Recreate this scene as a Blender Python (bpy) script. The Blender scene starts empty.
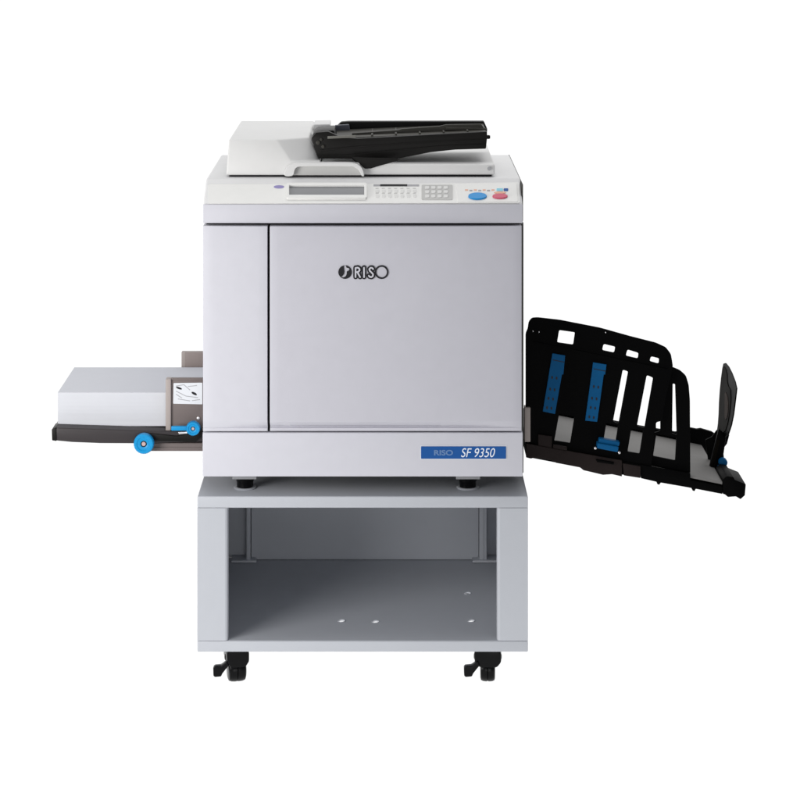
import bpy, bmesh, math, random
from mathutils import Vector, Matrix
R = math.radians
random.seed(4)
sc = bpy.context.scene
COL = sc.collection

# ------------------------------------------------------------------ measured camera
K, D, VX, VY, H = 0.00205, 4.7, 388.0, -110.0, 1.6415   # metres per photo pixel at y=0, distance, vanishing point, eye height
CAM = Vector((0, -D, H))
def PX(px, y=0.0): return (px - VX) * K * (D + y) / D
def PZ(py, y=0.0): return H - (py - VY) * K * (D + y) / D
def P3(px, py, y): return Vector((PX(px, y), y, PZ(py, y)))

# ------------------------------------------------------------------ materials
def mat(name, col, rough=0.5, spec=0.5, noise=0.03, nscale=40.0, bump=0.0, bscale=900.0, metal=0.0, coat=0.0, rvar=0.08, emit=None):
    m = bpy.data.materials.new(name); m.use_nodes = True
    nt = m.node_tree; b = nt.nodes['Principled BSDF']
    tc = nt.nodes.new('ShaderNodeTexCoord')
    n = nt.nodes.new('ShaderNodeTexNoise'); n.inputs['Scale'].default_value = nscale; n.inputs['Detail'].default_value = 4
    nt.links.new(tc.outputs['Object'], n.inputs['Vector'])
    mix = nt.nodes.new('ShaderNodeMix'); mix.data_type = 'RGBA'
    c = Vector(col)
    mix.inputs[6].default_value = (*[max(0, x * (1 - noise)) for x in c], 1)
    mix.inputs[7].default_value = (*[min(1, x * (1 + noise)) for x in c], 1)
    nt.links.new(n.outputs['Fac'], mix.inputs[0]); nt.links.new(mix.outputs[2], b.inputs['Base Color'])
    mr = nt.nodes.new('ShaderNodeMapRange')
    mr.inputs[3].default_value = max(0.02, rough - rvar); mr.inputs[4].default_value = min(1, rough + rvar)
    n2 = nt.nodes.new('ShaderNodeTexNoise'); n2.inputs['Scale'].default_value = 9; n2.inputs['Detail'].default_value = 6
    nt.links.new(tc.outputs['Object'], n2.inputs['Vector'])
    nt.links.new(n2.outputs['Fac'], mr.inputs[0]); nt.links.new(mr.outputs[0], b.inputs['Roughness'])
    b.inputs['Specular IOR Level'].default_value = spec
    b.inputs['Metallic'].default_value = metal
    if coat: b.inputs['Coat Weight'].default_value = coat
    if bump:
        n3 = nt.nodes.new('ShaderNodeTexNoise'); n3.inputs['Scale'].default_value = bscale; n3.inputs['Detail'].default_value = 2
        nt.links.new(tc.outputs['Object'], n3.inputs['Vector'])
        bp = nt.nodes.new('ShaderNodeBump'); bp.inputs['Strength'].default_value = bump; bp.inputs['Distance'].default_value = 0.0004
        nt.links.new(n3.outputs['Fac'], bp.inputs['Height']); nt.links.new(bp.outputs['Normal'], b.inputs['Normal'])
    return m

M = {}
M['shell']  = mat('shell_plastic', (0.562, 0.562, 0.614), 0.46, 0.4, bump=0.18)
M['door']   = mat('door_plastic',  (0.515, 0.512, 0.564), 0.42, 0.4, bump=0.18)
M['cream']  = mat('warm_white_plastic', (0.76, 0.76, 0.745), 0.45, 0.4, bump=0.15)
M['console'] = mat('console_plastic', (0.68, 0.68, 0.685), 0.45, 0.4, bump=0.15)
M['cover']  = mat('cover_plastic', (0.68, 0.68, 0.675), 0.45, 0.4, bump=0.15)
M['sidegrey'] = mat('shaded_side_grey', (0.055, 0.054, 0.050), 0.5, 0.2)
M['midgrey'] = mat('mid_grey_plastic', (0.36, 0.365, 0.38), 0.5, 0.3)
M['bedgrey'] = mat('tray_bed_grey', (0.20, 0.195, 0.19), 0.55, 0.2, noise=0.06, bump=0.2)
M['dark']   = mat('dark_gap', (0.014, 0.013, 0.015), 0.7, 0.2)
M['black']  = mat('black_plastic', (0.0016, 0.0016, 0.0017), 0.5, 0.03, bump=0.2)
M['softblack'] = mat('feeder_black_plastic', (0.0075, 0.0070, 0.0064), 0.42, 0.14, noise=0.2, bump=0.2)
M['bladegrey'] = mat('end_fence_grey', (0.0055, 0.0046, 0.0034), 0.6, 0.02, noise=0.3)
M['brown']  = mat('brown_grey_plastic', (0.155, 0.128, 0.122), 0.5, 0.3, bump=0.15)
M['brownlight'] = mat('pale_brown_plastic', (0.36, 0.315, 0.295), 0.5, 0.3, bump=0.15)
M['browndark'] = mat('dark_brown_plastic', (0.016, 0.011, 0.0105), 0.55, 0.1, noise=0.15, bump=0.2)
M['charcoal'] = mat('charcoal_plastic', (0.033, 0.028, 0.030), 0.45, 0.3, bump=0.15)
M['rubber'] = mat('black_rubber', (0.0014, 0.0014, 0.0018), 0.26, 0.14)
M['blue']   = mat('sky_blue_plastic', (0.003, 0.26, 0.56), 0.36, 0.3, noise=0.10, nscale=120)
M['padblue'] = mat('deep_blue_plastic', (0.002, 0.082, 0.22), 0.55, 0.1, noise=0.12)
M['badge']  = mat('badge_blue', (0.004, 0.078, 0.30), 0.4, 0.25)
M['badgetext'] = mat('badge_white_ink', (0.75, 0.80, 0.88), 0.5, 0.3)
M['badgefaint'] = mat('badge_pale_ink', (0.12, 0.22, 0.42), 0.5, 0.3)
M['ink']    = mat('black_ink', (0.006, 0.006, 0.009), 0.5, 0.3)
M['steel']  = mat('grey_painted_steel', (0.458, 0.476, 0.514), 0.42, 0.4, noise=0.02, bump=0.25, bscale=500)
M['steelin'] = M['steel']
M['paper']  = mat('white_paper', (0.60, 0.612, 0.65), 0.85, 0.1, noise=0.02)
M['lcd']    = mat('display_glass', (0.22, 0.225, 0.235), 0.18, 0.5)
M['keygrey_pocketshade'] = mat('keypad_grey_pocket_shade', (0.50, 0.50, 0.49), 0.5, 0.3)
M['key']    = mat('key_white', (0.68, 0.68, 0.67), 0.5, 0.3)
M['startblue'] = mat('button_blue', (0.005, 0.25, 0.60), 0.35, 0.4)
M['stopred'] = mat('button_red', (0.56, 0.085, 0.15), 0.35, 0.4)
M['orange'] = mat('print_orange', (0.74, 0.42, 0.30), 0.5, 0.3)
M['cyan']   = mat('print_cyan', (0.25, 0.58, 0.70), 0.5, 0.3)
M['printgrey'] = mat('print_grey', (0.36, 0.36, 0.38), 0.5, 0.3)
M['violet'] = mat('print_violet', (0.26, 0.23, 0.46), 0.5, 0.3)
M['label']  = mat('label_white', (0.68, 0.70, 0.73), 0.5, 0.3)
M['silver'] = mat('bright_screw', (0.75, 0.74, 0.76), 0.3, 0.5, metal=0.6)
M['pin']    = mat('pink_pin', (0.52, 0.37, 0.36), 0.4, 0.4)
M['guidegrey'] = mat('blue_grey_plastic', (0.075, 0.08, 0.105), 0.4, 0.4)
M['olive']  = mat('olive_grey_plastic', (0.048, 0.046, 0.040), 0.45, 0.15, noise=0.25)

def paper_edges(m):
    nt = m.node_tree; b = nt.nodes['Principled BSDF']
    tc = nt.nodes.new('ShaderNodeTexCoord'); w = nt.nodes.new('ShaderNodeTexNoise')
    mp = nt.nodes.new('ShaderNodeMapping'); mp.inputs['Scale'].default_value = (1.5, 1.5, 900)
    nt.links.new(tc.outputs['Object'], mp.inputs['Vector']); nt.links.new(mp.outputs[0], w.inputs['Vector'])
    w.inputs['Scale'].default_value = 1.0; w.inputs['Detail'].default_value = 3
    bp = nt.nodes.new('ShaderNodeBump'); bp.inputs['Strength'].default_value = 0.03; bp.inputs['Distance'].default_value = 0.0006
    nt.links.new(w.outputs['Fac'], bp.inputs['Height']); nt.links.new(bp.outputs['Normal'], b.inputs['Normal'])
paper_edges(M['paper'])

# ------------------------------------------------------------------ object helpers
def finish(me, angle=32):
    me.polygons.foreach_set('use_smooth', [True] * len(me.polygons))
    me.set_sharp_from_angle(angle=R(angle)); me.update()

def link(name, me, m, parent):
    o = bpy.data.objects.new(name, me); COL.objects.link(o)
    me.materials.clear(); me.materials.append(M[m] if isinstance(m, str) else m)
    if parent is not None:
        o.parent = parent
        # every root is an Empty at its own base: keep world coordinates of the mesh
        o.matrix_parent_inverse = parent_world(parent).inverted()
    return o
def parent_world(p):
    w = Matrix.Translation(p.location)
    if p.parent is not None:
        w = parent_world(p.parent) @ p.matrix_parent_inverse @ w
    return w

class MB:
    """collects bevelled solids and links them as ONE mesh object"""
    def __init__(s): s.bm = bmesh.new()
    def _merge(s, b, bev, seg=3):
        bmesh.ops.recalc_face_normals(b, faces=b.faces[:])
        if bev > 0:
            es = [e for e in b.edges if len(e.link_faces) == 2 and e.calc_face_angle(0) > R(22)]
            bmesh.ops.bevel(b, geom=es, offset=bev, segments=seg, profile=0.5, affect='EDGES', clamp_overlap=True)
        me = bpy.data.meshes.new('t'); b.to_mesh(me); b.free(); s.bm.from_mesh(me); bpy.data.meshes.remove(me)
    def box(s, x0, x1, y0, y1, z0, z1, bev=0.002, seg=3, M4=None):
        b = bmesh.new(); bmesh.ops.create_cube(b, size=1)
        for v in b.verts:
            v.co = Vector(((x0 + x1) / 2 + v.co.x * (x1 - x0), (y0 + y1) / 2 + v.co.y * (y1 - y0), (z0 + z1) / 2 + v.co.z * (z1 - z0)))
            if M4: v.co = M4 @ v.co
        s._merge(b, bev, seg); return s
    def pbox(s, p0, q0, p1, q1, y0, y1, bev=0.002, seg=3):      # photo-pixel rectangle standing at depth y0
        return s.box(PX(p0, y0), PX(p1, y0), y0, y1, PZ(q1, y0), PZ(q0, y0), bev, seg)
    def prism(s, pts, axis_vec, bev=0.002, seg=3):               # closed 3-D polygon pushed along a vector
        b = bmesh.new(); vs = [b.verts.new(p) for p in pts]; f = b.faces.new(vs)
        r = bmesh.ops.extrude_face_region(b, geom=[f])
        for v in [g for g in r['geom'] if isinstance(g, bmesh.types.BMVert)]: v.co += Vector(axis_vec)
        s._merge(b, bev, seg); return s
    def ppoly(s, pix, y0, y1, bev=0.002, seg=3):                 # outline in photo pixels at depth y0, extruded back to y1
        return s.prism([P3(p, q, y0) for p, q in pix], (0, y1 - y0, 0), bev, seg)
    def solid(s, verts, faces, bev=0.002, seg=3):
        b = bmesh.new(); vs = [b.verts.new(v) for v in verts]
        for f in faces: b.faces.new([vs[i] for i in f])
        s._merge(b, bev, seg); return s
    def lathe(s, prof, origin, axis='Y', n=40):                  # prof: (radius, along) pairs
        b = bmesh.new(); rings = []
        o = Vector(origin)
        for r, a in prof:
            ring = []
            for i in range(n):
                t = 2 * math.pi * i / n; c, q = r * math.cos(t), r * math.sin(t)
                co = {'Y': (c, a, q), 'Z': (c, q, a), 'X': (a, c, q)}[axis]
                ring.append(b.verts.new(o + Vector(co)))
            rings.append(ring)
        closed = prof[0] == prof[-1]
        if closed: 
            for v in rings[-1]: b.verts.remove(v)
            rings[-1] = rings[0]
        for A, B in zip(rings, rings[1:]):
            for i in range(n): b.faces.new((A[i], A[(i + 1) % n], B[(i + 1) % n], B[i]))
        if not closed:
            b.faces.new(rings[0]); b.faces.new(rings[-1])
        s._merge(b, 0); return s
    def build(s, name, m, parent, angle=32):
        me = bpy.data.meshes.new(name); s.bm.to_mesh(me); s.bm.free(); finish(me, angle)
        return link(name, me, m, parent)

# flat shapes with holes, laid on any plane
class Plane:
    def __init__(s, o, u, v):
        s.o = Vector(o); s.u = Vector(u).normalized(); s.v = Vector(v).normalized(); s.n = s.u.cross(s.v).normalized()
    def cast(s, px, py):
        d = Vector(((px - VX) * K, D, -(py - VY) * K))
        t = (s.o - CAM).dot(s.n) / d.dot(s.n)
        return CAM + d * t
    def uv(s, px, py):
        w = s.cast(px, py) - s.o
        return (w.dot(s.u), w.dot(s.v))
    def mtx(s, lift=0.0):
        o = s.o + s.n * lift
        return Matrix(((s.u.x, s.v.x, s.n.x, o.x), (s.u.y, s.v.y, s.n.y, o.y), (s.u.z, s.v.z, s.n.z, o.z), (0, 0, 0, 1)))
def front(y): return Plane((0, y, 0), (1, 0, 0), (0, 0, 1))

def curve_mesh(cu, mtx):
    o = bpy.data.objects.new('t', cu); COL.objects.link(o)
    dg = bpy.context.evaluated_depsgraph_get(); dg.update()
    me = bpy.data.meshes.new_from_object(o.evaluated_get(dg))
    bpy.data.objects.remove(o); bpy.data.curves.remove(cu)
    if mtx: me.transform(mtx)
    return me
def sheet_uv(loops, plane, thick, lift=0.0, bev=0.0):
    cu = bpy.data.curves.new('t', 'CURVE'); cu.dimensions = '2D'; cu.fill_mode = 'BOTH'
    cu.extrude = max(1e-5, thick / 2 - bev); cu.bevel_depth = bev; cu.bevel_resolution = 1; cu.offset = -bev
    for lp in loops:
        sp = cu.splines.new('POLY'); sp.points.add(len(lp) - 1); sp.use_cyclic_u = True
        for p, q in zip(sp.points, lp): p.co = (q[0], q[1], 0, 1)
    return curve_mesh(cu, plane.mtx(lift - thick / 2))
def sheet(name, loops_px, plane, thick, m, parent, lift=0.0, bev=0.0, smooth=0):
    lps = []
    for lp in loops_px:
        if smooth: lp = chaikin(lp, smooth)
        lps.append([plane.uv(*p) for p in lp])
    me = sheet_uv(lps, plane, thick, lift, bev); finish(me)
    return link(name, me, m, parent)
def chaikin(p, n):
    for _ in range(n):
        q = []
        for i in range(len(p)):
            a, b = p[i], p[(i + 1) % len(p)]
            q += [(a[0] * .75 + b[0] * .25, a[1] * .75 + b[1] * .25), (a[0] * .25 + b[0] * .75, a[1] * .25 + b[1] * .75)]
        p = q
    return p
def rnd(pts, r, n=4):                                             # round the corners of a pixel polygon
    out = []; N = len(pts)
    for i in range(N):
        p0, p1, p2 = Vector(pts[i - 1]), Vector(pts[i]), Vector(pts[(i + 1) % N])
        a, b = (p0 - p1), (p2 - p1)
        rr = min(r, a.length * .45, b.length * .45)
        A, B = p1 + a.normalized() * rr, p1 + b.normalized() * rr
        for k in range(n + 1):
            t = k / n
            out.append(tuple((1 - t) ** 2 * A + 2 * t * (1 - t) * p1 + t * t * B))
    return out
def ell(cx, cy, rx, ry, n=28): return [(cx + rx * math.cos(2 * math.pi * i / n), cy + ry * math.sin(2 * math.pi * i / n)) for i in range(n)]
def rect(a, b, c, d): return [(a, b), (c, b), (c, d), (a, d)]
def join(meshes):
    bm = bmesh.new()
    for me in meshes: bm.from_mesh(me); bpy.data.meshes.remove(me)
    me = bpy.data.meshes.new('j'); bm.to_mesh(me); bm.free(); return me
def sheets(name, list_of_loops, plane, thick, m, parent, lift=0.0, bev=0.0):
    me = join([sheet_uv([[plane.uv(*p) for p in lp] for lp in lps], plane, thick, lift, bev) for lps in list_of_loops]); finish(me)
    return link(name, me, m, parent)
def text_mesh(txt, plane, box, thick, lift, shear=0.0, offset=0.0, spacing=1.0):
    """text fitted to the pixel box (x0,y0,x1,y1) on a plane"""
    cu = bpy.data.curves.new('t', 'FONT'); cu.body = txt; cu.size = 1; cu.shear = shear; cu.offset = offset; cu.space_character = spacing
    cu.extrude = 0.01
    me = curve_mesh(cu, None)
    xs = [v.co.x for v in me.vertices]; ys = [v.co.y for v in me.vertices]
    (u0, v1), (u1, v0) = plane.uv(box[0], box[1]), plane.uv(box[2], box[3])
    sx = (u1 - u0) / (max(xs) - min(xs)); sy = (v1 - v0) / (max(ys) - min(ys))
    for v in me.vertices:
        v.co = Vector((u0 + (v.co.x - min(xs)) * sx, v0 + (v.co.y - min(ys)) * sy, (v.co.z / 0.01) * thick / 2))
    me.transform(plane.mtx(lift - thick / 2)); return me

def thing(name, label, cat, loc):
    o = bpy.data.objects.new(name, None); COL.objects.link(o); o.location = loc; o.empty_display_size = 0.05
    o['label'] = label; o['category'] = cat; return o

# ------------------------------------------------------------------ floor (translucent sheet added to glow white and show no shadow)
fm = bpy.data.materials.new('white_glow_sheet'); fm.use_nodes = True
nt = fm.node_tree; nt.nodes.clear()
out = nt.nodes.new('ShaderNodeOutputMaterial'); tr = nt.nodes.new('ShaderNodeBsdfTranslucent'); tr.inputs[0].default_value = (0.98, 0.98, 0.98, 1)
nt.links.new(tr.outputs[0], out.inputs[0])
b = bmesh.new()
for p in ((-30, -0.85, 0), (30, -0.85, 0), (30, 30, 0), (-30, 30, 0)): b.verts.new(p)
b.faces.new(b.verts[:]); me = bpy.data.meshes.new('floor'); b.to_mesh(me); b.free()
fl = link('floor', me, fm, None); fl['kind'] = 'structure'
fb = MB(); fb.box(-30, 30, -30, -0.852, -0.05, -0.001, 0)            # unseen grey slab added to cut the floor glow reaching the front
sf_ = fb.build('glow_blocker', mat('glow_blocker_grey', (0.10, 0.10, 0.10), 0.8, 0.2), None); sf_['kind'] = 'structure'

# ------------------------------------------------------------------ STAND
ZT = PZ(496.5); ZTB = PZ(508); ZS = PZ(641); ZB = PZ(652)
XL, XR = PX(197.3), PX(528)
XLi, XRi = PX(228), PX(497)
YB = 0.60
stand = thing('printer_stand', 'low open grey metal stand on black casters with an empty shelf under the machine', 'stand', ((XL + XR) / 2, 0.3, 0))
tp = MB(); tp.box(XL, XR, 0, YB, ZTB, ZT, 0.0022)
tp.build('top_panel', 'steel', stand)
for a, c in ((XL, XLi), (XRi, XR)):
    ch_ = 0.0055                                                     # folded inner edge catches the light
    pts = [(a, 0.0003), (c - ch_, 0.0003), (c - ch_ * .35, 0.0022), (c, 0.0065), (c, 0.020), (a, 0.020)] if a == XL else [(a + ch_, 0.0003), (c, 0.0003), (c, 0.020), (a, 0.020), (a, 0.0065), (a + ch_ * .35, 0.0022)]
    MB().prism([Vector((x, y, ZS + 0.0003)) for x, y in pts], (0, 0, ZTB - ZS - 0.0006), 0.0004, 2).build('front_upright', 'steel', stand, 8)
for a in (XL, XR - 0.006):
    MB().box(a, a + 0.006, 0.0206, YB - 0.002, ZS + 0.0003, ZTB - 0.0006, 0.0008).build('side_panel', 'steel', stand)
MB().box(XL + 0.0065, XR - 0.0065, 0.588, 0.594, ZS + 0.001, ZTB - 0.001, 0.001).build('back_panel', 'steel', stand)
YP = 0.55
for pa, pb, sg in ((246.2, 250.4, 1), (479.4, 487.0, -1)):
    c = MB()
    xa, xb = PX(pa, YP), PX(pb, YP)
    c.box(xa, xb, YP, 0.587, ZS + 0.0015, ZTB - 0.002, 0.0022)
    if sg < 0: c.box((xa + xb) / 2 - 0.001, (xa + xb) / 2 + 0.001, YP - 0.0012, YP + 0.001, ZS + 0.0015, ZTB - 0.002, 0.0004)
    q0, q1 = (xa - 0.034, xb + 0.014) if sg > 0 else (xa - 0.016, xb + 0.026)
    c.box(q0, q1, YP - 0.008, 0.586, ZS + 0.001, ZS + 0.0065, 0.0012)
    c.build('corner_post', 'steel', stand)
MB().box(PX(250.4, YP) + 0.001, PX(479.4, YP) - 0.001, 0.568, 0.574, ZS + 0.001, ZTB - 0.002, 0.001).build('inner_back_panel', 'steel', stand)
shelf_pl = Plane((0, 0, ZS), (1, 0, 0), (0, 1, 0))
holes = []
for hx, hy in ((341.5, 621), (375.5, 621.8), (467.5, 593.5), (471, 621)):
    u, v = shelf_pl.uv(hx, hy); holes.append(ell(u, v, 0.0068, 0.0068))
me = sheet_uv([[(XL + 0.0005, 0.004), (XR - 0.0005, 0.004), (XR - 0.0005, 0.596), (XL + 0.0005, 0.596)]] + holes, shelf_pl, 0.0018, 0.0, 0.0)
finish(me); link('shelf', me, 'steel', stand)
fr = MB()
fr.box(XL, XR, 0, 0.022, ZB, ZS - 0.0003, 0.0022)
fr.box(XL, XL + 0.06, 0.0225, YB, ZB, ZS - 0.0025, 0.002); fr.box(XR - 0.06, XR, 0.0225, YB, ZB, ZS - 0.0025, 0.002)
fr.box(XL + 0.061, XR - 0.061, YB - 0.022, YB, ZB, ZS - 0.0025, 0.002)
fr.build('base_frame', 'steel', stand)
for q in holes:                                                     # turned rims of the bolt holes
    cx = sum(p[0] for p in q) / len(q); cy = sum(p[1] for p in q) / len(q)
    MB().lathe([(0.0070, 0.0002), (0.0086, 0.0002), (0.0082, 0.0011), (0.0073, 0.0011), (0.0070, 0.0002)], (cx, cy, ZS), 'Z', 28).build('hole_rim', 'steel', stand)

def caster(x, y, turn, wide):
    P = Matrix.Translation((x, y, 0)); T = P @ Matrix.Rotation(R(turn), 4, 'Z')
    h = ZB
    c = MB(); c.box(-0.024, 0.024, -0.024, 0.024, h - 0.0045, h - 0.0004, 0.001)
    hw = wide / 2
    # hood over the wheel, seen end on: broad shoulders, rounded underneath
    prof = [(-hw * 0.8, h - 0.005), (-hw, h - 0.015), (-hw * 0.96, 0.046), (-hw * 0.70, 0.037), (-hw * 0.45, 0.034), (hw * 0.45, 0.034), (hw * 0.72, 0.036), (hw, 0.046), (hw, h - 0.015), (hw * 0.8, h - 0.005)]
    c.prism([Vector((u, -0.027, w)) for u, w in prof], (0, 0.054, 0), 0.007, 4)
    for sx_ in (-1, 1):
        c.lathe([(0.003, sx_ * (hw + 0.0012)), (0.0062, sx_ * (hw + 0.0002)), (0.0062, sx_ * (hw - 0.004))], (0, 0, 0.050), 'X', 24)
    o = c.build('caster', 'rubber', stand); o.data.transform(T)
    w = MB(); ww = 0.0155 if wide > 0.052 else 0.0185
    w.lathe([(0.004, -ww), (0.018, -ww), (0.0225, -ww * .9), (0.0245, -ww * .62), (0.025, -ww * .3), (0.025, -0.0012), (0.0238, 0), (0.025, 0.0012), (0.025, ww * .3), (0.0245, ww * .62), (0.0225, ww * .9), (0.018, ww), (0.004, ww)], (0, -0.003, 0.025), 'X', 48)
    wo = w.build('wheel', 'rubber', o); wo.data.transform(T)
    lv = MB()
    lv.prism([Vector((u, -0.030, w_)) for u, w_ in ((-hw + 0.006, 0.050), (-hw - 0.002, 0.043), (-hw - 0.007, 0.0395), (-hw - 0.0195, 0.0385), (-hw - 0.0225, 0.036), (-hw - 0.0220, 0.019), (-hw - 0.019, 0.0165), (-hw - 0.006, 0.0175), (-hw - 0.003, 0.024), (-hw + 0.004, 0.033), (-hw + 0.010, 0.040))], (0, 0.016, 0), 0.003)
    lo = lv.build('brake_lever', 'rubber', o); lo.data.transform(P)
caster(PX(236.2, 0.06), 0.062, 12, 0.047)
caster(PX(487.8, 0.06), 0.062, -3, 0.056)
caster(PX(236.5, 0.06), 0.545, 25, 0.050)
caster(PX(487.5, 0.06), 0.545, 60, 0.050)

# ------------------------------------------------------------------ DUPLICATOR
ZM = PZ(477)                        # underside of the machine
dup = thing('digital_duplicator', 'light grey digital duplicator with document feeder and side trays, standing on the grey stand', 'duplicator', (PX(363), 0.3, ZT))
BX0, BX1 = PX(202.5), PX(523.6)
CY, CZ = 0.082, PZ(178.2, 0.082); FZ = PZ(205.5)
ch = MB(); ch.box(PX(206), PX(520), 0.022, 0.575, ZM + 0.004, PZ(222), 0.002); ch.build('chassis', 'dark', dup)
sp = MB(); sp.box(BX0 + 0.001, PX(206) - 0.0005, 0.024, 0.57, ZM + 0.001, PZ(225.5), 0.0015); sp.build('side_panel', 'shell', dup)
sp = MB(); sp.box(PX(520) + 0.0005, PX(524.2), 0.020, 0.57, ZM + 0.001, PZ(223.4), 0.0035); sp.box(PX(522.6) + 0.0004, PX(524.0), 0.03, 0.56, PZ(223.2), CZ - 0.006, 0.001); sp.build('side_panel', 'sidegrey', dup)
bp_ = MB(); bp_.box(PX(206) + 0.001, PX(520) - 0.001, 0.5755, 0.583, ZM + 0.006, PZ(226), 0.0015); bp_.build('back_panel', 'shell', dup)
# doors and skirt
SAG, XC, HW = 0.014, PX(363), PX(524) - PX(363)
def bow(x): return -SAG * (1 - ((x - XC) / HW) ** 2)
def door(name, p0, q0, p1, q1, m, th=0.02, bowed=True, bev=0.0026):
    """front panel bowed in plan, its lower edge chamfered back to a flat lip, with rounded edges"""
    x0, x1, z0, z1 = PX(p0), PX(p1), PZ(q1), PZ(q0)
    zs = [(z0, 0), (z0 + 0.0062, 0), (z0 + 0.0072, -0.55), (z0 + 0.0085, -0.55), (z0 + 0.0195, 0.9), (z0 + 0.0215, 1.0)] + [(z0 + 0.0215 + (z1 - z0 - 0.0215) * i / 6, 1.0) for i in range(1, 7)] if bowed else [(z0, 0), (z1, 0)]
    nx = max(2, int((x1 - x0) / 0.02)) if bowed else 1
    b = bmesh.new(); F, B = [], []
    for z, f in zs:
        F.append([b.verts.new((x0 + (x1 - x0) * i / nx, f * bow(x0 + (x1 - x0) * i / nx), z)) for i in range(nx + 1)])
        B.append([b.verts.new((x0 + (x1 - x0) * i / nx, th, z)) for i in range(nx + 1)])
    n = len(zs)
    for j in range(n - 1):
        for i in range(nx):
            b.faces.new((F[j][i], F[j][i + 1], F[j + 1][i + 1], F[j + 1][i])); b.faces.new((B[j][i], B[j + 1][i], B[j + 1][i + 1], B[j][i + 1]))
        b.faces.new((F[j][0], F[j + 1][0], B[j + 1][0], B[j][0])); b.faces.new((F[j][nx], B[j][nx], B[j + 1][nx], F[j + 1][nx]))
    for i in range(nx):
        b.faces.new((F[0][i], B[0][i], B[0][i + 1], F[0][i + 1])); b.faces.new((F[-1][i], F[-1][i + 1], B[-1][i + 1], B[-1][i]))
    bmesh.ops.recalc_face_normals(b, faces=b.faces[:])
    es = [e for e in b.edges if len(e.link_faces) == 2 and e.calc_face_angle(0) > R(55)]
    bmesh.ops.bevel(b, geom=es, offset=bev, segments=3, profile=0.5, affect='EDGES', clamp_overlap=True)
    mb = MB(); mb._merge(b, 0); return mb.build(name, m, dup, 28)
fd_left = door('side_door', 203.0, 225.8, 267.6, 431.2, 'shell')
fd = door('front_door', 270.0, 225.8, 521.6, 431.0, 'door')
door('base_panel', 202.6, 432.6, 522.8, 476.8, 'shell', bowed=False)
# foot pads
for px, yy in ((244.5, 0.068), (468, 0.068), (244.5, 0.5), (468, 0.5)):
    x = PX(px, 0.05); f = MB()
    f.lathe([(0.017, ZT + 0.003), (0.0175, ZT + 0.014), (0.0185, ZT + 0.016), (0.0185, ZT + 0.018), (0.0205, ZT + 0.021), (0.0205, ZM - 0.0165)], (x, yy, 0), 'Z', 40)
    fo = f.build('foot', 'rubber', dup)
    g = MB(); g.lathe([(0.0225, ZT + 0.0003), (0.0235, ZT + 0.0012), (0.0205, ZT + 0.0028), (0.0172, ZT + 0.0029)], (x, yy, 0), 'Z', 40); g.build('foot_ring', 'steel', fo)
    g = MB(); g.box(x - 0.025, x + 0.025, yy - 0.023, yy + 0.023, ZM - 0.0165, ZM + 0.001, 0.001); g.build('foot_plate', 'midgrey', fo)
# upper console: profile in depth/height, pushed across the width
cons = MB()
prof = [(0.004, PZ(223.2)), (0.004, FZ + 0.004), (CY, CZ), (0.50, CZ), (0.575, CZ - 0.03), (0.582, PZ(223.2))]
cons.prism([Vector((PX(203.0), y, z)) for y, z in prof], (PX(522.6) - PX(203.0), 0, 0), 0.0045)
console = cons.build('console', 'console', dup)
bnd = MB(); bnd.box(PX(203.0), PX(522.6), 0.0, 0.0035, PZ(223.2), FZ + 0.0022, 0.0014); bnd.build('front_band', 'shell', dup)
slope = Plane((0, 0.004, FZ + 0.004), (1, 0, 0), (0, CY - 0.004, CZ - FZ - 0.004))
# control surface and what is on it (sub-parts)
cp = sheet('control_panel', [rnd([(208, 203.8), (208, 184.5), (452, 183.5), (519, 182.5), (520, 203.2)], 2)], slope, 0.0012, 'cream', dup, 0.0010, 0.0003)
sheet('display_bezel', [rnd(rect(286.5, 185.0, 367.0, 200.2), 2), rect(289.2, 187.5, 364.2, 197.2)], slope, 0.006, 'cream', cp, 0.0065, 0.0006)
sheet('display', [rect(288.6, 187.0, 364.8, 197.8)], slope, 0.001, 'lcd', cp, 0.0021)
sheet('emblem', [ell(279, 187.4, 5.2, 1.5)], slope, 0.0006, 'violet', cp, 0.0018)
for x0, y0, x1, y1 in ((373.5, 184.9, 380, 186.6), (407.5, 185.1, 419, 186.7)):
    sheet('status_strip', [rect(x0, y0, x1, y1)], slope, 0.0008, 'printgrey', cp, 0.0018)
sheet('indicator_window', [rect(380.2, 184.9, 407.3, 186.7)], slope, 0.0008, 'ink', cp, 0.0019)
btn = []
for i in range(7):
    for j in range(2):
        x = 375.5 + i * 6.2; y = 190.2 + j * 5.0
        btn.append([rnd(rect(x, y, x + 3.6, y + 2.9), 0.8, 2)])
sheets('selector_button', btn, slope, 0.0010, 'key', cp, 0.0018, 0.0003)
marks = [[rect(375.5 + i * 6.2, 188.5 + j * 5.0, 378.6 + i * 6.2, 189.2 + j * 5.0)] for i in range(7) for j in range(2)]
sheets('button_legend', marks, slope, 0.0004, 'keygrey_pocketshade', cp, 0.0014)
kp = sheet('keypad', [rnd(rect(421.5, 185.6, 452.5, 200.4), 1.2)], slope, 0.0014, 'keygrey_pocketshade', cp, 0.0022, 0.0003)
keys = [[rnd(rect(425 + i * 6.2, 187.3 + j * 4.3, 429.3 + i * 6.2, 189.9 + j * 4.3), 0.8, 2)] for i in range(4) for j in range(3)]
sheets('number_key', keys, slope, 0.0016, 'key', cp, 0.0036, 0.0003)
cpo = sheet('function_panel', [rnd([(457.5, 202.8), (456, 184.0), (516.5, 183.6), (518, 202.4)], 1.2)], slope, 0.0012, 'cream', cp, 0.0021, 0.0003)
sheet('start_button', [ell(477.5, 197.6, 9.3, 3.3)], slope, 0.004, 'startblue', cp, 0.0055, 0.0012)
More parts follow.
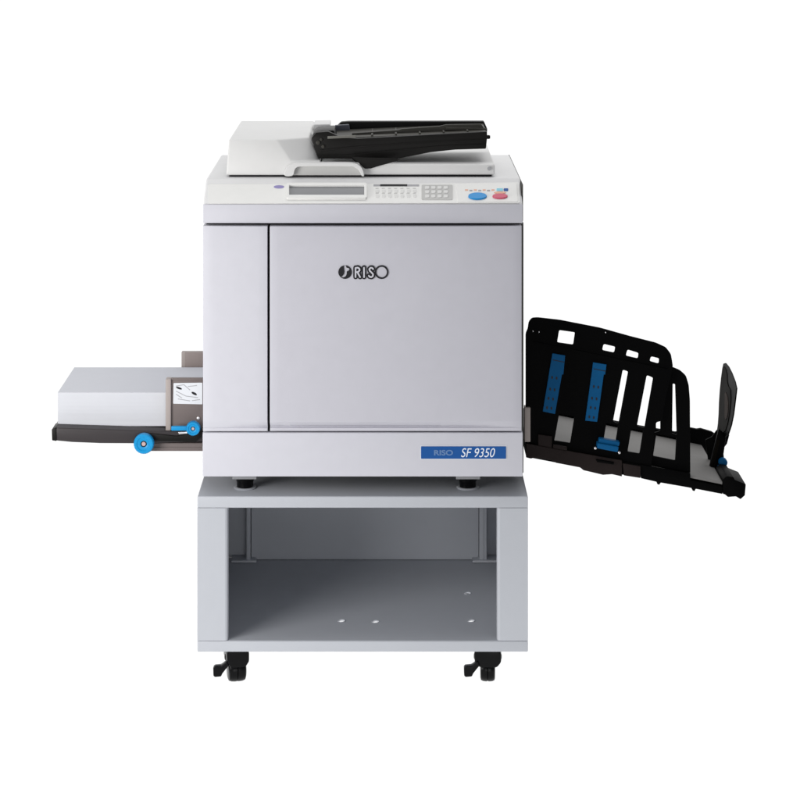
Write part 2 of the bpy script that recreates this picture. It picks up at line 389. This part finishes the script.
sheet('stop_button', [ell(500, 197.6, 7.6, 2.4)], slope, 0.004, 'stopred', cp, 0.0052, 0.0010)
sheet('reset_button', [ell(500.0, 193.6, 6.0, 1.15)], slope, 0.0012, 'orange', cp, 0.0030, 0.0002)
sheet('proof_button', [rnd(rect(496.5, 189.4, 503, 192.0), 0.8, 2)], slope, 0.0012, 'cyan', cp, 0.0030, 0.0002)
sheet('power_button', [rnd(rect(503.6, 189.4, 508.2, 192.0), 0.8, 2)], slope, 0.0012, 'badge', cp, 0.0030, 0.0002)
lg = [[rect(465 + i * 4.4, 190.3 + (i % 2) * 0.5, 468 + i * 4.4, 191.6 + (i % 2) * 0.5)] for i in range(7)]
sheets('function_legend', lg[0::2], slope, 0.0004, 'orange', cp, 0.0026)
sheets('function_button', lg[1::2], slope, 0.0004, 'printgrey', cp, 0.0026)
# logo on the door
fp = front(bow(PX(363)) - 0.0002)
def cr(x, y): return (330 + x / 11.43, 255 + y / 11.43)
lm = []
sw = chaikin([cr(*p) for p in ((158, 118), (184, 120), (186, 146), (214, 148), (224, 164), (208, 182), (190, 184), (192, 215), (180, 243), (150, 258), (122, 252), (156, 226), (166, 196), (160, 150))], 2)
def U(lps, th, lift): return sheet_uv([[fp.uv(*p) for p in lp] for lp in lps], fp, th, lift)
lm.append(U([ell(*cr(172, 195), 6.75, 6.75, 48), sw], 0.0006, 0.0012))
lm.append(U([ell(*cr(590, 195), 6.9, 6.9, 56), ell(*cr(590, 195), 5.25, 5.25, 56)], 0.0006, 0.0012))
def capsule(a, b_, w, n=8):
    a, b_ = Vector(a), Vector(b_); t = math.atan2(b_.y - a.y, b_.x - a.x); pts = []
    for i in range(n + 1): q = t - math.pi / 2 + math.pi * i / n; pts.append((b_.x + w * math.cos(q), b_.y + w * math.sin(q)))
    for i in range(n + 1): q = t + math.pi / 2 + math.pi * i / n; pts.append((a.x + w * math.cos(q), a.y + w * math.sin(q)))
    return pts
strokes = [[(292, 250), (292, 145)], [(292, 145), (318, 142), (336, 154), (338, 172), (326, 188), (300, 194)], [(314, 194), (344, 250)],
           [(389, 143), (389, 250)], [(492, 158), (480, 144), (462, 144), (450, 160), (455, 178), (478, 200), (492, 216), (490, 238), (474, 250), (452, 246), (444, 234)]]
def stroke_meshes(w, th, lift):
    out_ = []; k = 0
    for st_ in strokes:
        for p, q in zip(st_, st_[1:]):
            out_.append(U([capsule(cr(*p), cr(*q), w)], th, lift + 0.00005 * k)); k += 1
    return out_
lm += stroke_meshes(2.35, 0.0006, 0.0012)
me = join(lm); finish(me); logo = link('logo', me, 'ink', fd)
me = join(stroke_meshes(0.76, 0.0004, 0.0025)); finish(me); link('logo_letter', me, 'shell', fd)
# model badge
fp = front(0.0)
bd = sheet('model_badge', [rnd(rect(421, 446.2, 506, 458.6), 0.6)], fp, 0.0014, 'badge', dup, 0.0018, 0.0003)
sheet('badge_border', [rnd(rect(420.2, 445.4, 506.8, 459.4), 0.8)], fp, 0.0006, 'label', bd, 0.0006)
me = text_mesh('SF 9350', fp, (461, 447.9, 495, 456.9), 0.0004, 0.0024, shear=0.25, offset=0.0); finish(me); link('badge_lettering', me, 'badgetext', bd)
me = text_mesh('RISO', fp, (434, 449.7, 453, 455.2), 0.0004, 0.0024, shear=0.0, offset=0.03); finish(me); link('badge_lettering', me, 'badgefaint', bd)

# document feeder ----------------------------------------------------
y0, y1, yr = 0.100, 0.146, 0.49
zb = CZ + 0.0045
def V(px, py, y): return P3(px, py, y)
A = V(226.0, 175.2, y0); B_ = V(229.0, 139.4, y0 + 0.004); C_ = V(276.5, 139.4, y0 + 0.004); Dv = V(291, 161.5, y0); E_ = V(291, 175.2, y0)
R1 = V(308.5, 138.6, y1); R2 = V(320.5, 161.5, y1); R2f = Vector((R2.x, y0, Dv.z)); R2 = Vector((R2.x, y1, Dv.z)); R3 = Vector((R2.x, y0, A.z))
R1.z = B_.z; C_.z = B_.z; E_.z = A.z
bA = Vector((A.x, yr, A.z)); bB = Vector((B_.x, yr, B_.z)); bR1 = Vector((R1.x, yr, R1.z)); bR2 = Vector((R2.x, yr, R2.z)); bR3 = Vector((R3.x, yr, R3.z))
verts = [A, B_, C_, Dv, E_, R1, R2, R2f, R3, bA, bB, bR1, bR2, bR3]
faces = [(0, 4, 3, 2, 1), (2, 3, 6, 5), (3, 7, 6), (4, 8, 7, 3), (1, 2, 5, 11, 10), (5, 6, 12, 11), (6, 7, 8, 13, 12), (0, 1, 10, 9), (9, 10, 11, 12, 13), (0, 9, 13, 8, 4)]
fdm = MB(); fdm.solid(verts, faces, 0.0035, 3)
feeder = fdm.build('document_feeder', 'cover', dup)
hl = sheet('lift_handle', [chaikin([(283.6, 176.4), (284.4, 170.5), (288.5, 165.4), (295, 163.0), (300, 163.0), (350, 163.0), (357, 163.8), (362.4, 168.0), (364.8, 176.4), (361.4, 176.4), (359.4, 170.6), (354.5, 167.2), (350, 166.4), (300, 166.4), (296.5, 167.4), (294.4, 170.4), (293.6, 176.4)], 2)], front(0.084), 0.024, 'cover', feeder, 0.0, 0.0014)
sheet('handle_pocket', [rect(291, 164.5, 363, 175.2)], front(0.097), 0.002, 'keygrey_pocketshade', feeder)  # recess shade of the pocket is put into this flat grey
pc = MB(); pc.box(R3.x + 0.001, PX(495, y0), y0 + 0.002, 0.48, zb, PZ(164.3, y0), 0.004); pc.build('platen_cover', 'cover', dup)
dkb = MB(); dkb.box(PX(229, y0), PX(492, y0), y0 + 0.010, 0.47, CZ - 0.002, zb + 0.002, 0.0005); dkb.build('platen_seam_shade', 'dark', dup)  # dark inset box paints the shadow seam under the cover
hk = MB(); hk.lathe([(0.004, -0.002), (0.0042, 0.0), (0.0042, 0.004)], V(489.3, 168.6, y0), 'Y', 20); hk.build('hinge_cap', 'midgrey', feeder)
# black document tray
yt, yu = 0.135, 0.30
def tz(px): return PZ(139.2 + (px - 340) * (-0.045), yt)
dt = MB()
dt.ppoly([(318, 158.6), (313.5, 146), (311.5, 138), (316, 132.5), (328, 131.5), (342, 137.5), (358, 138.6), (487, 131.6), (487.3, 137), (486, 148.8), (455, 149.8), (430, 152.4), (400, 158.4), (380, 162), (371, 166.5), (363, 167.6), (357, 163.5), (352, 158.8)], yt, yt + 0.016, 0.002)
dtray = dt.build('document_tray', 'softblack', feeder)
tb = MB()                                                            # bed of the tray, rising to the right
x0_, x1_ = PX(330, yt), PX(486.6, yt)
za, zc = PZ(139.0, yt), PZ(132.4, yt)
tb.solid([(x0_, yt + 0.0165, za), (x1_, yt + 0.0165, zc), (x1_, yu, zc + 0.002), (x0_, yu, za + 0.002), (x0_, yt + 0.0165, za - 0.02), (x1_, yt + 0.0165, zc - 0.02), (x1_, yu, zc - 0.02), (x0_, yu, za - 0.02)],
         [(0, 1, 2, 3), (4, 7, 6, 5), (0, 4, 5, 1), (1, 5, 6, 2), (2, 6, 7, 3), (3, 7, 4, 0)], 0.0015)
for k in range(5):
    xx = PX(372 + k * 24, yt); zz = za + (zc - za) * ((xx - x0_) / (x1_ - x0_)) 
    tb.box(xx - 0.002, xx + 0.002, yt + 0.02, yu - 0.02, zz - 0.004, zz + 0.0035, 0.001)
tb.build('tray_bed', 'olive', feeder)
rw = MB(); rw.ppoly([(336, 127), (341, 122.2), (349, 121.6), (484, 121.4), (487.4, 129.0), (486.6, 137), (470, 140), (345, 140)], yu + 0.0005, yu + 0.024, 0.002)
rw.build('rear_guide', 'softblack', feeder)
fg = MB()
fg.ppoly([(352, 138.9), (352, 133.2), (398, 130.0), (402, 128.8), (440, 126.2), (446, 124.6), (481, 124.0), (484.2, 128), (484.4, 132.0), (400, 136.4)], yt + 0.055, yt + 0.062, 0.0012)
fg.ppoly([(446, 130.4), (446, 127.6), (487, 128.2), (487.4, 130.8)], yt + 0.050, yt + 0.0545, 0.001)
fg.build('front_guide', 'olive', feeder)
lp_ = MB(); lp_.ppoly([(334.5, 125.4), (349, 124.4), (350.5, 133.4), (336, 135)], yu - 0.02, yu - 0.008, 0.002); lp_.build('guide_tab', 'guidegrey', feeder)
ls = MB(); ls.ppoly([(327.5, 136.2), (356, 135.2), (356, 137.6), (327.5, 138.8)], yt - 0.003, yt - 0.0005, 0.0006); ls.build('tray_trim', mat('pale_olive_trim', (0.15, 0.147, 0.132), 0.4, 0.3), feeder)
mo = MB(); mo.ppoly([(312.6, 141.5), (311.6, 138), (313.5, 133.5), (317, 131.6), (322, 131.0), (334, 130.2), (337, 140)], yt + 0.03, yu - 0.03, 0.003); mo.build('feed_mouth', 'softblack', feeder)
wt = MB(); wt.ppoly([(313.0, 131), (313.5, 124.4), (330, 124.0), (330, 131)], yu + 0.03, yu + 0.12, 0.002); wt.build('feeder_hinge', 'cover', feeder)
rl = MB()
for (px, py, r_) in ((318, 142.5, 0.0045), (323, 146.5, 0.0035), (321, 139.5, 0.003)):
    rl.lathe([(r_ * .6, -0.004), (r_, -0.003), (r_, 0.003)], V(px, py, yt), 'Y', 20)
rl.build('feed_roller', 'olive', feeder)
for a_, b_ in ((320, 154.5), ):
    rb = MB()
    rb.ppoly([(320, 150.0), (352, 146.4), (420, 141.8), (486.2, 139.2), (486.2, 140.6), (420, 143.4), (352, 148.2), (320.4, 151.6)], yt - 0.0025, yt - 0.0003, 0.0006)
    rb.ppoly([(322, 155.6), (350, 154.4), (390, 150.2), (440, 145.6), (486.0, 144.0), (486.0, 145.0), (440, 146.8), (390, 151.6), (350, 155.8), (322, 156.8)], yt - 0.0025, yt - 0.0003, 0.0006)
    rb.build('tray_rib', 'softblack', feeder)
wg = MB(); wg.ppoly([(352.5, 157.5), (358, 162.2), (362.6, 167.0), (365, 168.8), (371, 168.6), (379, 166.0), (388, 163.6), (400, 160.2), (396, 158.6)], y0 - 0.006, y0 - 0.001, 0.0008); wg.build('handle_gap_shade', 'softblack', feeder)  # black wedge stands in for shade and hinge gap beside the handle
kn = MB(); kn.lathe([(0.0042, 0.0), (0.0042, 0.006), (0.003, 0.008)], V(486.4, 137.0, yt + 0.01), 'X', 20); kn.build('tray_stop', 'softblack', feeder)

# paper feed tray on the left ---------------------------------------
yf, yk = 0.115, 0.45
ft = MB()
ft.ppoly([(52.3, 429.5), (55, 427.6), (62, 427.9), (203, 432.2), (203, 441.5), (140, 443.6), (100, 443.4), (72, 442.3), (52.6, 440.4)], yf, yk, 0.0025)
feed = ft.build('feed_tray', 'charcoal', dup)
ec = MB(); ec.ppoly([(51.6, 429.4), (56.2, 427.4), (56.6, 441.2), (52.0, 440.6)], yf - 0.002, yf + 0.05, 0.0015); ec.build('end_cap', 'softblack', feed)
lw = MB(); lw.pbox(140, 443.0, 202.8, 451.2, 0.125, 0.43, 0.0015); lw.pbox(150, 447.6, 202.8, 449.0, 0.1235, 0.1248, 0.0003); lw.build('tray_support', 'brown', feed)
bk_ = MB(); bk_.ppoly([(150, 433.5), (176, 436.2), (190, 434), (201.5, 428), (201.5, 437), (196, 442), (160, 441.5), (150, 440)], yf - 0.006, yf - 0.0005, 0.001); bk_.build('roller_shadow', 'softblack', feed)  # black sheet stands in for the shadows between the rollers
sg = MB(); sg.pbox(170.6, 378.6, 203.0, 433.2, 0.128, 0.142, 0.0012); sg.pbox(170.8, 378.2, 203.0, 380.2, 0.1255, 0.1285, 0.0008)
side_g = sg.build('paper_guide', 'brown', feed)
se = MB(); se.pbox(165.6, 379.0, 171.0, 433.0, 0.122, 0.143, 0.002); se.build('guide_edge', 'brownlight', feed)
rg = MB(); rg.pbox(181.4, 352.0, 203, 378, 0.425, 0.44, 0.002); rg.build('rear_guide', 'brownlight', feed)
re_ = MB(); re_.pbox(185.0, 352.6, 203, 378, 0.421, 0.4245, 0.001); re_.build('rear_guide_face', mat('mid_brown_plastic', (0.27, 0.225, 0.21), 0.5, 0.3), feed)
gp = front(0.128)
lb = sheet('instruction_label', [rnd([(173.6, 383.0), (202.4, 382.6), (202.4, 404.2), (173.2, 403.6)], 0.8)], gp, 0.0006, 'label', feed, 0.0009)
ln = []
def seg(a, b, w=0.35):
    d = Vector((b[0] - a[0], b[1] - a[1])).normalized(); n = Vector((-d.y, d.x)) * w
    return [[(a[0] + n.x, a[1] + n.y), (b[0] + n.x, b[1] + n.y), (b[0] - n.x, b[1] - n.y), (a[0] - n.x, a[1] - n.y)]]
for a, c in (((176, 386), (184, 384.6)), ((184, 384.6), (190, 390)), ((176, 391), (186, 396)), ((186, 396), (198, 397.5)), ((188, 386.4), (197, 385.4)), ((178, 398.8), (190, 400.8)), ((192, 400.6), (200, 399.4)), ((176, 394), (182, 398))):
    ln.append(seg(a, c))
sheets('label_drawing', ln, gp, 0.0003, 'printgrey', feed, 0.0012)
for lm_ in [[ [ (179 + 3.2 * math.cos(t) * .94 - 1.0 * math.sin(t) * .34, 388.0 + 3.2 * math.cos(t) * .34 + 1.0 * math.sin(t) * .94) for t in [2 * math.pi * i / 20 for i in range(20)]] ],
                      [ [ (194.2 + 3.0 * math.cos(t) * .88 - 1.2 * math.sin(t) * .47, 393.4 + 3.0 * math.cos(t) * .47 + 1.2 * math.sin(t) * .88) for t in [2 * math.pi * i / 20 for i in range(20)]] ]]: sheets('label_mark', [lm_], gp, 0.0003, 'ink', feed, 0.0013)
def roller(px, py, y, r, hole, name='roller'):
    c = P3(px, py, y); w = MB()
    w.lathe([(hole, 0.0), (hole + .002, -0.0008), (r * .62, -0.0008), (r * .72, -0.0022), (r * .92, -0.0022), (r, 0.0002), (r, 0.012), (r * .94, 0.0135), (hole, 0.0135), (hole, 0.0)], c, 'Y', 56)
    # fine knurl round the rim
    for i in range(36):
        t = 2 * math.pi * i / 36
        T = Matrix.Translation(c) @ Matrix.Rotation(-t, 4, 'Y')
        w.box(r - 0.0004, r + 0.0005, 0.001, 0.0115, -0.0006, 0.0006, 0.0, M4=T)
    o = w.build(name, 'blue', feed)
    p = MB(); p.lathe([(hole * .55, -0.001), (hole * .68, 0.0), (hole * .68, 0.02)], c, 'Y', 24); p.build('roller_pin', 'pin', feed)
    h_ = MB(); h_.lathe([(hole * .7, 0.004), (hole * .99, 0.004), (hole * .99, 0.016), (hole * .7, 0.016), (hole * .7, 0.004)], c, 'Y', 24); h_.build('roller_hub', 'rubber', feed)
    return o
roller(143.7, 444.0, yf - 0.020, 0.0208, 0.0066)
roller(193.0, 428.8, yf - 0.024, 0.0142, 0.0046)
ar = MB(); ar.pbox(171.2, 426.4, 188, 430.8, yf - 0.016, yf - 0.008, 0.0015); ar.build('lever', 'blue', feed)
sk = MB(); sk.lathe([(0.0015, -0.002), (0.0032, -0.001), (0.0032, 0.004)], P3(198.2, 418.2, 0.127), 'Y', 20)
sk.build('screw', 'silver', feed)
lt_ = MB(); lt_.ppoly([(178, 432.2), (187, 431.8), (187.6, 433.6), (179, 434.2)], yf - 0.009, yf - 0.0065, 0.0006); lt_.build('latch', 'silver', feed)
for px, py in ((143.7, 444.0), (193.0, 428.8)):
    MB().lathe([(0.004, 0.0), (0.004, 0.03)], P3(px, py, yf - 0.01), 'Y', 16).build('axle', 'softblack', feed)

# receiving tray on the right -----------------------------------------
yn, ybk = 0.12, 0.44
tray = MB()
tray.ppoly([(526, 449), (640.6, 470.0), (640.6, 476.8), (610, 473.6), (583, 468), (553, 462.2), (526, 457)], yn - 0.004, ybk + 0.02, 0.0015)
tray.ppoly([(641, 470.5), (690, 480.2), (722.5, 486.6), (722.6, 494.2), (695.8, 489.0), (694.6, 491.4), (692.6, 490.8), (691.6, 488.2), (660.8, 482.8), (659.4, 485), (657.4, 484.4), (656.6, 482), (641, 478.4)], yn - 0.004, ybk + 0.02, 0.0012)
tray.ppoly([(723, 479.6), (727, 476.2), (733.6, 477.2), (735, 480), (746, 484.4), (745, 495.5), (740.6, 499.4), (736, 496.6), (728, 497.2), (725, 494.6), (723, 494.2)], yn - 0.004, yn + 0.10, 0.0015)
tray.ppoly([(526, 445), (690.4, 473.4), (690.4, 482), (526, 452)], yn - 0.0046, yn - 0.0006, 0.0004)
rt = tray.build('receiving_tray', 'black', dup)
bf = MB(); bf.ppoly([(526, 443.6), (560, 449.6), (600, 456.6), (622, 460.4), (622, 476.6), (612, 474.4), (603, 475), (583.5, 470.4), (580, 467.6), (556, 463.0), (552, 460.6), (535, 457.6), (531, 458.8), (526, 457.6)], yn - 0.010, yn - 0.0045, 0.0012)
bf.ppoly([(622.6, 463.4), (640.6, 466.4), (640.6, 478.2), (624, 475.6)], yn - 0.009, yn - 0.0045, 0.0012)
bf.ppoly([(538, 434.4), (552, 436.4), (552, 448.2), (538, 445.6)], yn - 0.008, yn - 0.0045, 0.001)
bf.ppoly([(553, 444.6), (567, 447.0), (567, 450.6), (553, 448.2)], yn - 0.011, yn - 0.0045, 0.001)
bf.build('front_strip', 'browndark', rt)
sb = MB(); sb.pbox(524.6, 407.8, 530.4, 442, yn - 0.008, yn + 0.02, 0.0012); sb.build('mounting_bracket', 'brownlight', rt)
# grey floor of the tray
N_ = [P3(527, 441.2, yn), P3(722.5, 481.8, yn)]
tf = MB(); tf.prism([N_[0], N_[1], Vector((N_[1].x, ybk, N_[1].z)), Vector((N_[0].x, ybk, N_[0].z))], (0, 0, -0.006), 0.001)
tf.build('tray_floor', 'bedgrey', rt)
rr = MB(); rr.ppoly([(526, 404), (613, 421), (640, 426.2), (676, 432.4), (682, 429.4), (690, 428.0), (697, 429.4), (701, 428.8), (712, 432), (718, 436), (722, 452), (722, 462), (526, 420)], ybk + 0.0005, ybk + 0.012, 0.001)
rr.build('rear_rail', 'black', rt)
npl = front(yn)
fence_out = rnd([(525.6, 448.5), (525.6, 333.5), (527.8, 328.5), (528.6, 322), (532, 317.8), (538, 317.5), (560, 320), (600, 327.8), (630, 336.2), (656, 342.8), (666, 347.4), (671, 354), (673, 366), (665.5, 400), (662, 421), (656, 422.4), (656.2, 429.5), (654, 433), (651.5, 467), (600, 459)], 2.0)
W1 = rnd([(559.2, 330.2), (575, 332.4), (573.2, 344.8), (557.2, 342.4)], 1.4)
W2 = rnd([(603.6, 344.0), (615.4, 346.8), (614.2, 352.8), (602.2, 350.2)], 1.8)
W3 = rnd([(627.4, 349.6), (638.6, 353.0), (638.0, 358.6), (625.8, 355.8)], 1.8)
W4 = rnd([(651.0, 356.4), (659.2, 358.4), (658.8, 363.8), (649.6, 361.2)], 1.8)
S1 = rnd([(622.8, 369.8), (628.2, 371.6), (618.6, 423.6), (613.0, 421.6)], 1.6)
S2 = rnd([(646.8, 375.2), (653.2, 377.8), (644.4, 428.2), (637.0, 425.8)], 1.8)
G1 = rnd([(559.2, 414.0), (574.6, 416.4), (570.2, 443.0), (554.4, 440.6)], 0.6)
G2 = rnd([(606.4, 423.2), (618.2, 425.4), (615, 446), (603, 444)], 0.8)
G3 = rnd([(631.4, 428.4), (643.2, 430.4), (639.6, 453.6), (627.6, 451.6)], 1.2)
sf = sheet('side_fence', [fence_out, W1, W2, W3, W4, S1, S2, G1, G2, G3], npl, 0.005, 'black', rt, 0.0, 0.0006)
epl = front(yn + 0.012)
ext_out = rnd([(655, 432.6), (660.4, 431), (660.4, 378), (664, 369.5), (672, 366.8), (680, 370.2), (686, 375.6), (688.8, 385), (690, 400), (690.4, 473.6), (646, 467), (647.6, 434)], 2.0)
S3 = rnd([(672.8, 383.6), (675.2, 384.2), (676.8, 435.0), (672.2, 433.4)], 0.9)
G4 = rnd([(656.4, 434.0), (676.4, 437.6), (675.2, 460.4), (653.2, 456.0)], 1.2)
sheet('sliding_fence', [ext_out, S3, G4], epl, 0.005, 'black', rt, 0.0, 0.0006)
rbs = MB()
for a, c in (((533, 341.4), (668, 369)), ):
    rbs.ppoly([(a[0], a[1]), (c[0], c[1]), (c[0], c[1] + 1.0), (a[0], a[1] + 1.0)], yn - 0.0065, yn - 0.0045, 0.0005)
rbs.build('fence_rib', 'black', rt)
for pts in ([(552.2, 353.0), (565.0, 355.2), (563.2, 374.0), (561.8, 374.2), (554.8, 413.6), (542.6, 411.0)], [(593.0, 362.0), (606.4, 364.2), (605.0, 374.2), (603.6, 374.2), (597.0, 421.4), (585.0, 420.2)]):
    pd = sheet('fence_pad', [pts], npl, 0.004, 'padblue', rt, 0.0045, 0.0008)
    dm = []
    (ax_, ay), (bx_, by) = ((pts[0][0] + pts[1][0]) / 2, pts[0][1]), ((pts[4][0] + pts[5][0]) / 2, pts[5][1])
    for t in (0.42, 0.62, 0.78, 0.94):
        for dx in (-2.4, 2.0):
            cx, cy = ax_ + (bx_ - ax_) * t + dx, ay + (by - ay) * t + dx * .15
            dm.append([ell(cx, cy, 0.9, 1.6, 12)])
    dm.append([[(pts[0][0] + .4, pts[0][1] + 6.0), (pts[1][0] - .8, pts[1][1] + 6.2), (pts[1][0] - .9, pts[1][1] + 6.9), (pts[0][0] + .3, pts[0][1] + 6.7)]])
    for d_ in dm: sheets('pad_slot', [d_], npl, 0.0005, 'ink', rt, 0.0049)
cl = MB()
cl.ppoly([(599.4, 438.6), (620.0, 442.2), (619.0, 446.4), (598.4, 442.8)], yn - 0.022, yn - 0.003, 0.002)
cl.ppoly([(597.6, 443.2), (618.8, 447.0), (617.8, 452.4), (597.0, 448.4)], yn - 0.028, yn - 0.003, 0.002)
cl.build('fence_clip', 'padblue', rt)
sk = MB()
for px, py in ((595.4, 448.2), (619.3, 452.6), (533, 331.2), (539, 332), (605.6, 332.6)):
    r_ = 0.0026 if px in (595.4, 619.3) else 0.0012
    MB().lathe([(r_ * .4, -0.002), (r_, -0.001), (r_, 0.004)], P3(px, py, yn - 0.008 if r_ > .002 else yn - 0.004), 'Y', 18).build('screw', 'silver', rt)
bl = MB(); bl.ppoly([(596, 459.5), (614, 462.4), (614, 464.8), (597, 462.2)], yn - 0.0165, yn - 0.0105, 0.001); bl.build('clip_foot', 'black', rt)
# end fence: upright blade, its plane runs along the depth of the tray
Pa, Pb, Pc = P3(723.2, 361.5, 0.40), P3(736.2, 387, 0.20), P3(725.5, 438, 0.22)
uu = (Pb - Pa).normalized(); nn = uu.cross(Pc - Pa).normalized(); vv = nn.cross(uu)
ep = Plane(Pa, uu, vv)
if ep.n.x > 0: ep = Plane(Pa, uu, -vv)
sheet('end_fence', [chaikin([(723.8, 361.0), (729.8, 368.6), (736.4, 386.0), (735.6, 394), (732.2, 421), (726.6, 438), (716.4, 434), (718.2, 420), (719.0, 396), (721.6, 371)], 1)], ep, 0.003, 'black', rt, 0.0, 0.0006)
sheet('end_fence_face', [chaikin([(723.4, 365.0), (727.4, 371.0), (727.6, 384), (732.0, 392), (729.2, 420), (724.8, 434), (718.2, 431.6), (719.6, 420), (720.2, 396), (722.2, 374)], 1)], ep, 0.001, 'bladegrey', rt, 0.0014)
sheet('fence_sticker', [chaikin([(725.6, 390), (729.4, 399), (728.6, 417), (725.4, 421), (725.6, 404)], 1)], ep, 0.0006, mat('brown_sticker', (0.022, 0.009, 0.004), 0.6, 0.05), rt, 0.0022)
st = MB(); st.ppoly([(719.0, 429), (726.4, 436), (721.4, 470.2), (715, 473.6), (709.2, 469.0)], 0.24, 0.252, 0.002)
st.build('fence_stem', 'black', rt)
st = MB(); st.ppoly([(717.4, 440), (720, 440.6), (713.8, 468.0), (710.4, 466.4)], 0.2365, 0.2395, 0.0006); st.build('stem_face', 'bladegrey', rt)
st = MB(); st.ppoly([(717, 430), (729.6, 434.6), (727.2, 444), (723.2, 449), (724.6, 462), (726.6, 472), (733, 480), (724, 484), (711.6, 470), (708.6, 464), (705.6, 440), (712, 437)], 0.305, 0.312, 0.002); st.build('fence_bracket', 'black', rt)
kb = MB(); kb.lathe([(0.004, -0.003), (0.0085, -0.002), (0.0095, 0.001), (0.0095, 0.010), (0.008, 0.012)], P3(723.2, 462.8, 0.225), 'Y', 28)
kb.ppoly([(718.4, 466), (723.6, 466.6), (723, 472.6), (717.4, 471.6)], 0.222, 0.234, 0.001); kb.build('fence_knob', 'padblue', rt)

# ------------------------------------------------------------------ PAPER in the feed tray
px0, px1 = PX(57.8, 0.150), BX0 - 0.002
zlo, zhi = PZ(430.2, yf) + 0.0006, PZ(392.6, 0.150)
pm = MB(); 
ctr = Vector(((px0 + px1) / 2, 0.28, zlo))
ps = bpy.data.objects
N = 24; b = bmesh.new()
rows = []
for i in range(N + 1):
    z = zlo + (zhi - zlo) * i / N
    j = [random.uniform(-0.00018, 0.00018) for _ in range(2)]
    rows.append([b.verts.new(Vector((x, y, z)) - ctr) for x, y in ((px0 + j[0], 0.150 + j[1]), (px1, 0.150 + j[1]), (px1, 0.407), (px0 + j[0], 0.407))])
for A1, B1 in zip(rows, rows[1:]):
    for k in range(4): b.faces.new((A1[k], A1[(k + 1) % 4], B1[(k + 1) % 4], B1[k]))
b.faces.new(rows[0][::-1]); b.faces.new(rows[-1])
bmesh.ops.recalc_face_normals(b, faces=b.faces[:])
me = bpy.data.meshes.new('paper_stack'); b.to_mesh(me); b.free(); finish(me, 50)
paper = link('paper_stack', me, 'paper', None); paper.location = ctr
paper['label'] = 'thick stack of blank white paper lying on the feed tray left of the machine'; paper['category'] = 'paper stack'

# ------------------------------------------------------------------ CAMERA
cam = bpy.data.cameras.new('Camera'); co = bpy.data.objects.new('Camera', cam); COL.objects.link(co); sc.camera = co
co.location = CAM; co.rotation_euler = (R(90), 0, 0)
cam.sensor_width = 36; cam.sensor_fit = 'HORIZONTAL'; cam.lens = 36 * (D / K) / 800
cam.shift_x = (400 - VX) / 800; cam.shift_y = -(400 - VY) / 800; cam.clip_end = 200; cam.clip_start = 0.1

# ------------------------------------------------------------------ LIGHT: white studio surround, darker behind the camera, one softbox at the left, two added fill lamps
w = bpy.data.worlds.new('World'); sc.world = w; w.use_nodes = True
nt = w.node_tree; bg = nt.nodes['Background']
tc = nt.nodes.new('ShaderNodeTexCoord'); sx = nt.nodes.new('ShaderNodeSeparateXYZ'); nt.links.new(tc.outputs['Generated'], sx.inputs[0])
def mapr(src, a, b_, c, d):
    m_ = nt.nodes.new('ShaderNodeMapRange'); m_.interpolation_type = 'SMOOTHSTEP'
    for i, v in enumerate((a, b_, c, d)): m_.inputs[i + 1].default_value = v
    nt.links.new(src, m_.inputs[0]); return m_.outputs[0]
up = mapr(sx.outputs['Z'], -0.02, 0.12, 0, 1); bh = mapr(sx.outputs['Y'], 0.25, -0.15, 0, 1)
mu = nt.nodes.new('ShaderNodeMath'); mu.operation = 'MULTIPLY'; nt.links.new(up, mu.inputs[0]); nt.links.new(bh, mu.inputs[1])
mx = nt.nodes.new('ShaderNodeMix'); mx.data_type = 'RGBA'; nt.links.new(mu.outputs[0], mx.inputs[0])
mx.inputs[6].default_value = (1.08, 1.08, 1.08, 1); mx.inputs[7].default_value = (0.29, 0.295, 0.31, 1)
nt.links.new(mx.outputs[2], bg.inputs['Color']); bg.inputs['Strength'].default_value = 1.0

def area(name, loc, target, size, power, col=(1, 1, 1)):
    l = bpy.data.lights.new(name, 'AREA'); l.shape = 'RECTANGLE'; l.size, l.size_y = size; l.energy = power; l.color = col
    o = bpy.data.objects.new(name, l); COL.objects.link(o); o.location = loc
    o.rotation_euler = (Vector(target) - Vector(loc)).to_track_quat('-Z', 'Y').to_euler()
area('softbox', (-1.28, -1.14, 0.80), (0.0, 0.1, 0.52), (0.85, 0.85), 22.5, (1.0, 0.985, 0.965))
area('low_front_fill', (0.25, -3.6, 0.36), (0.0, 0.4, 0.25), (1.3, 0.9), 17, (1.0, 1.0, 1.0))  # fill lamp added to brighten the inside of the stand
area('overhead_fill', (0.05, 0.15, 2.9), (0.0, 0.3, 1.0), (1.6, 1.2), 14, (1.0, 0.99, 0.97))  # fill lamp added to lift the upward faces

sc.view_settings.view_transform = 'Standard'; sc.view_settings.look = 'None'; sc.view_settings.exposure = 0; sc.view_settings.gamma = 1
sc.cycles.use_denoising = True
sc.cycles.max_bounces = 10
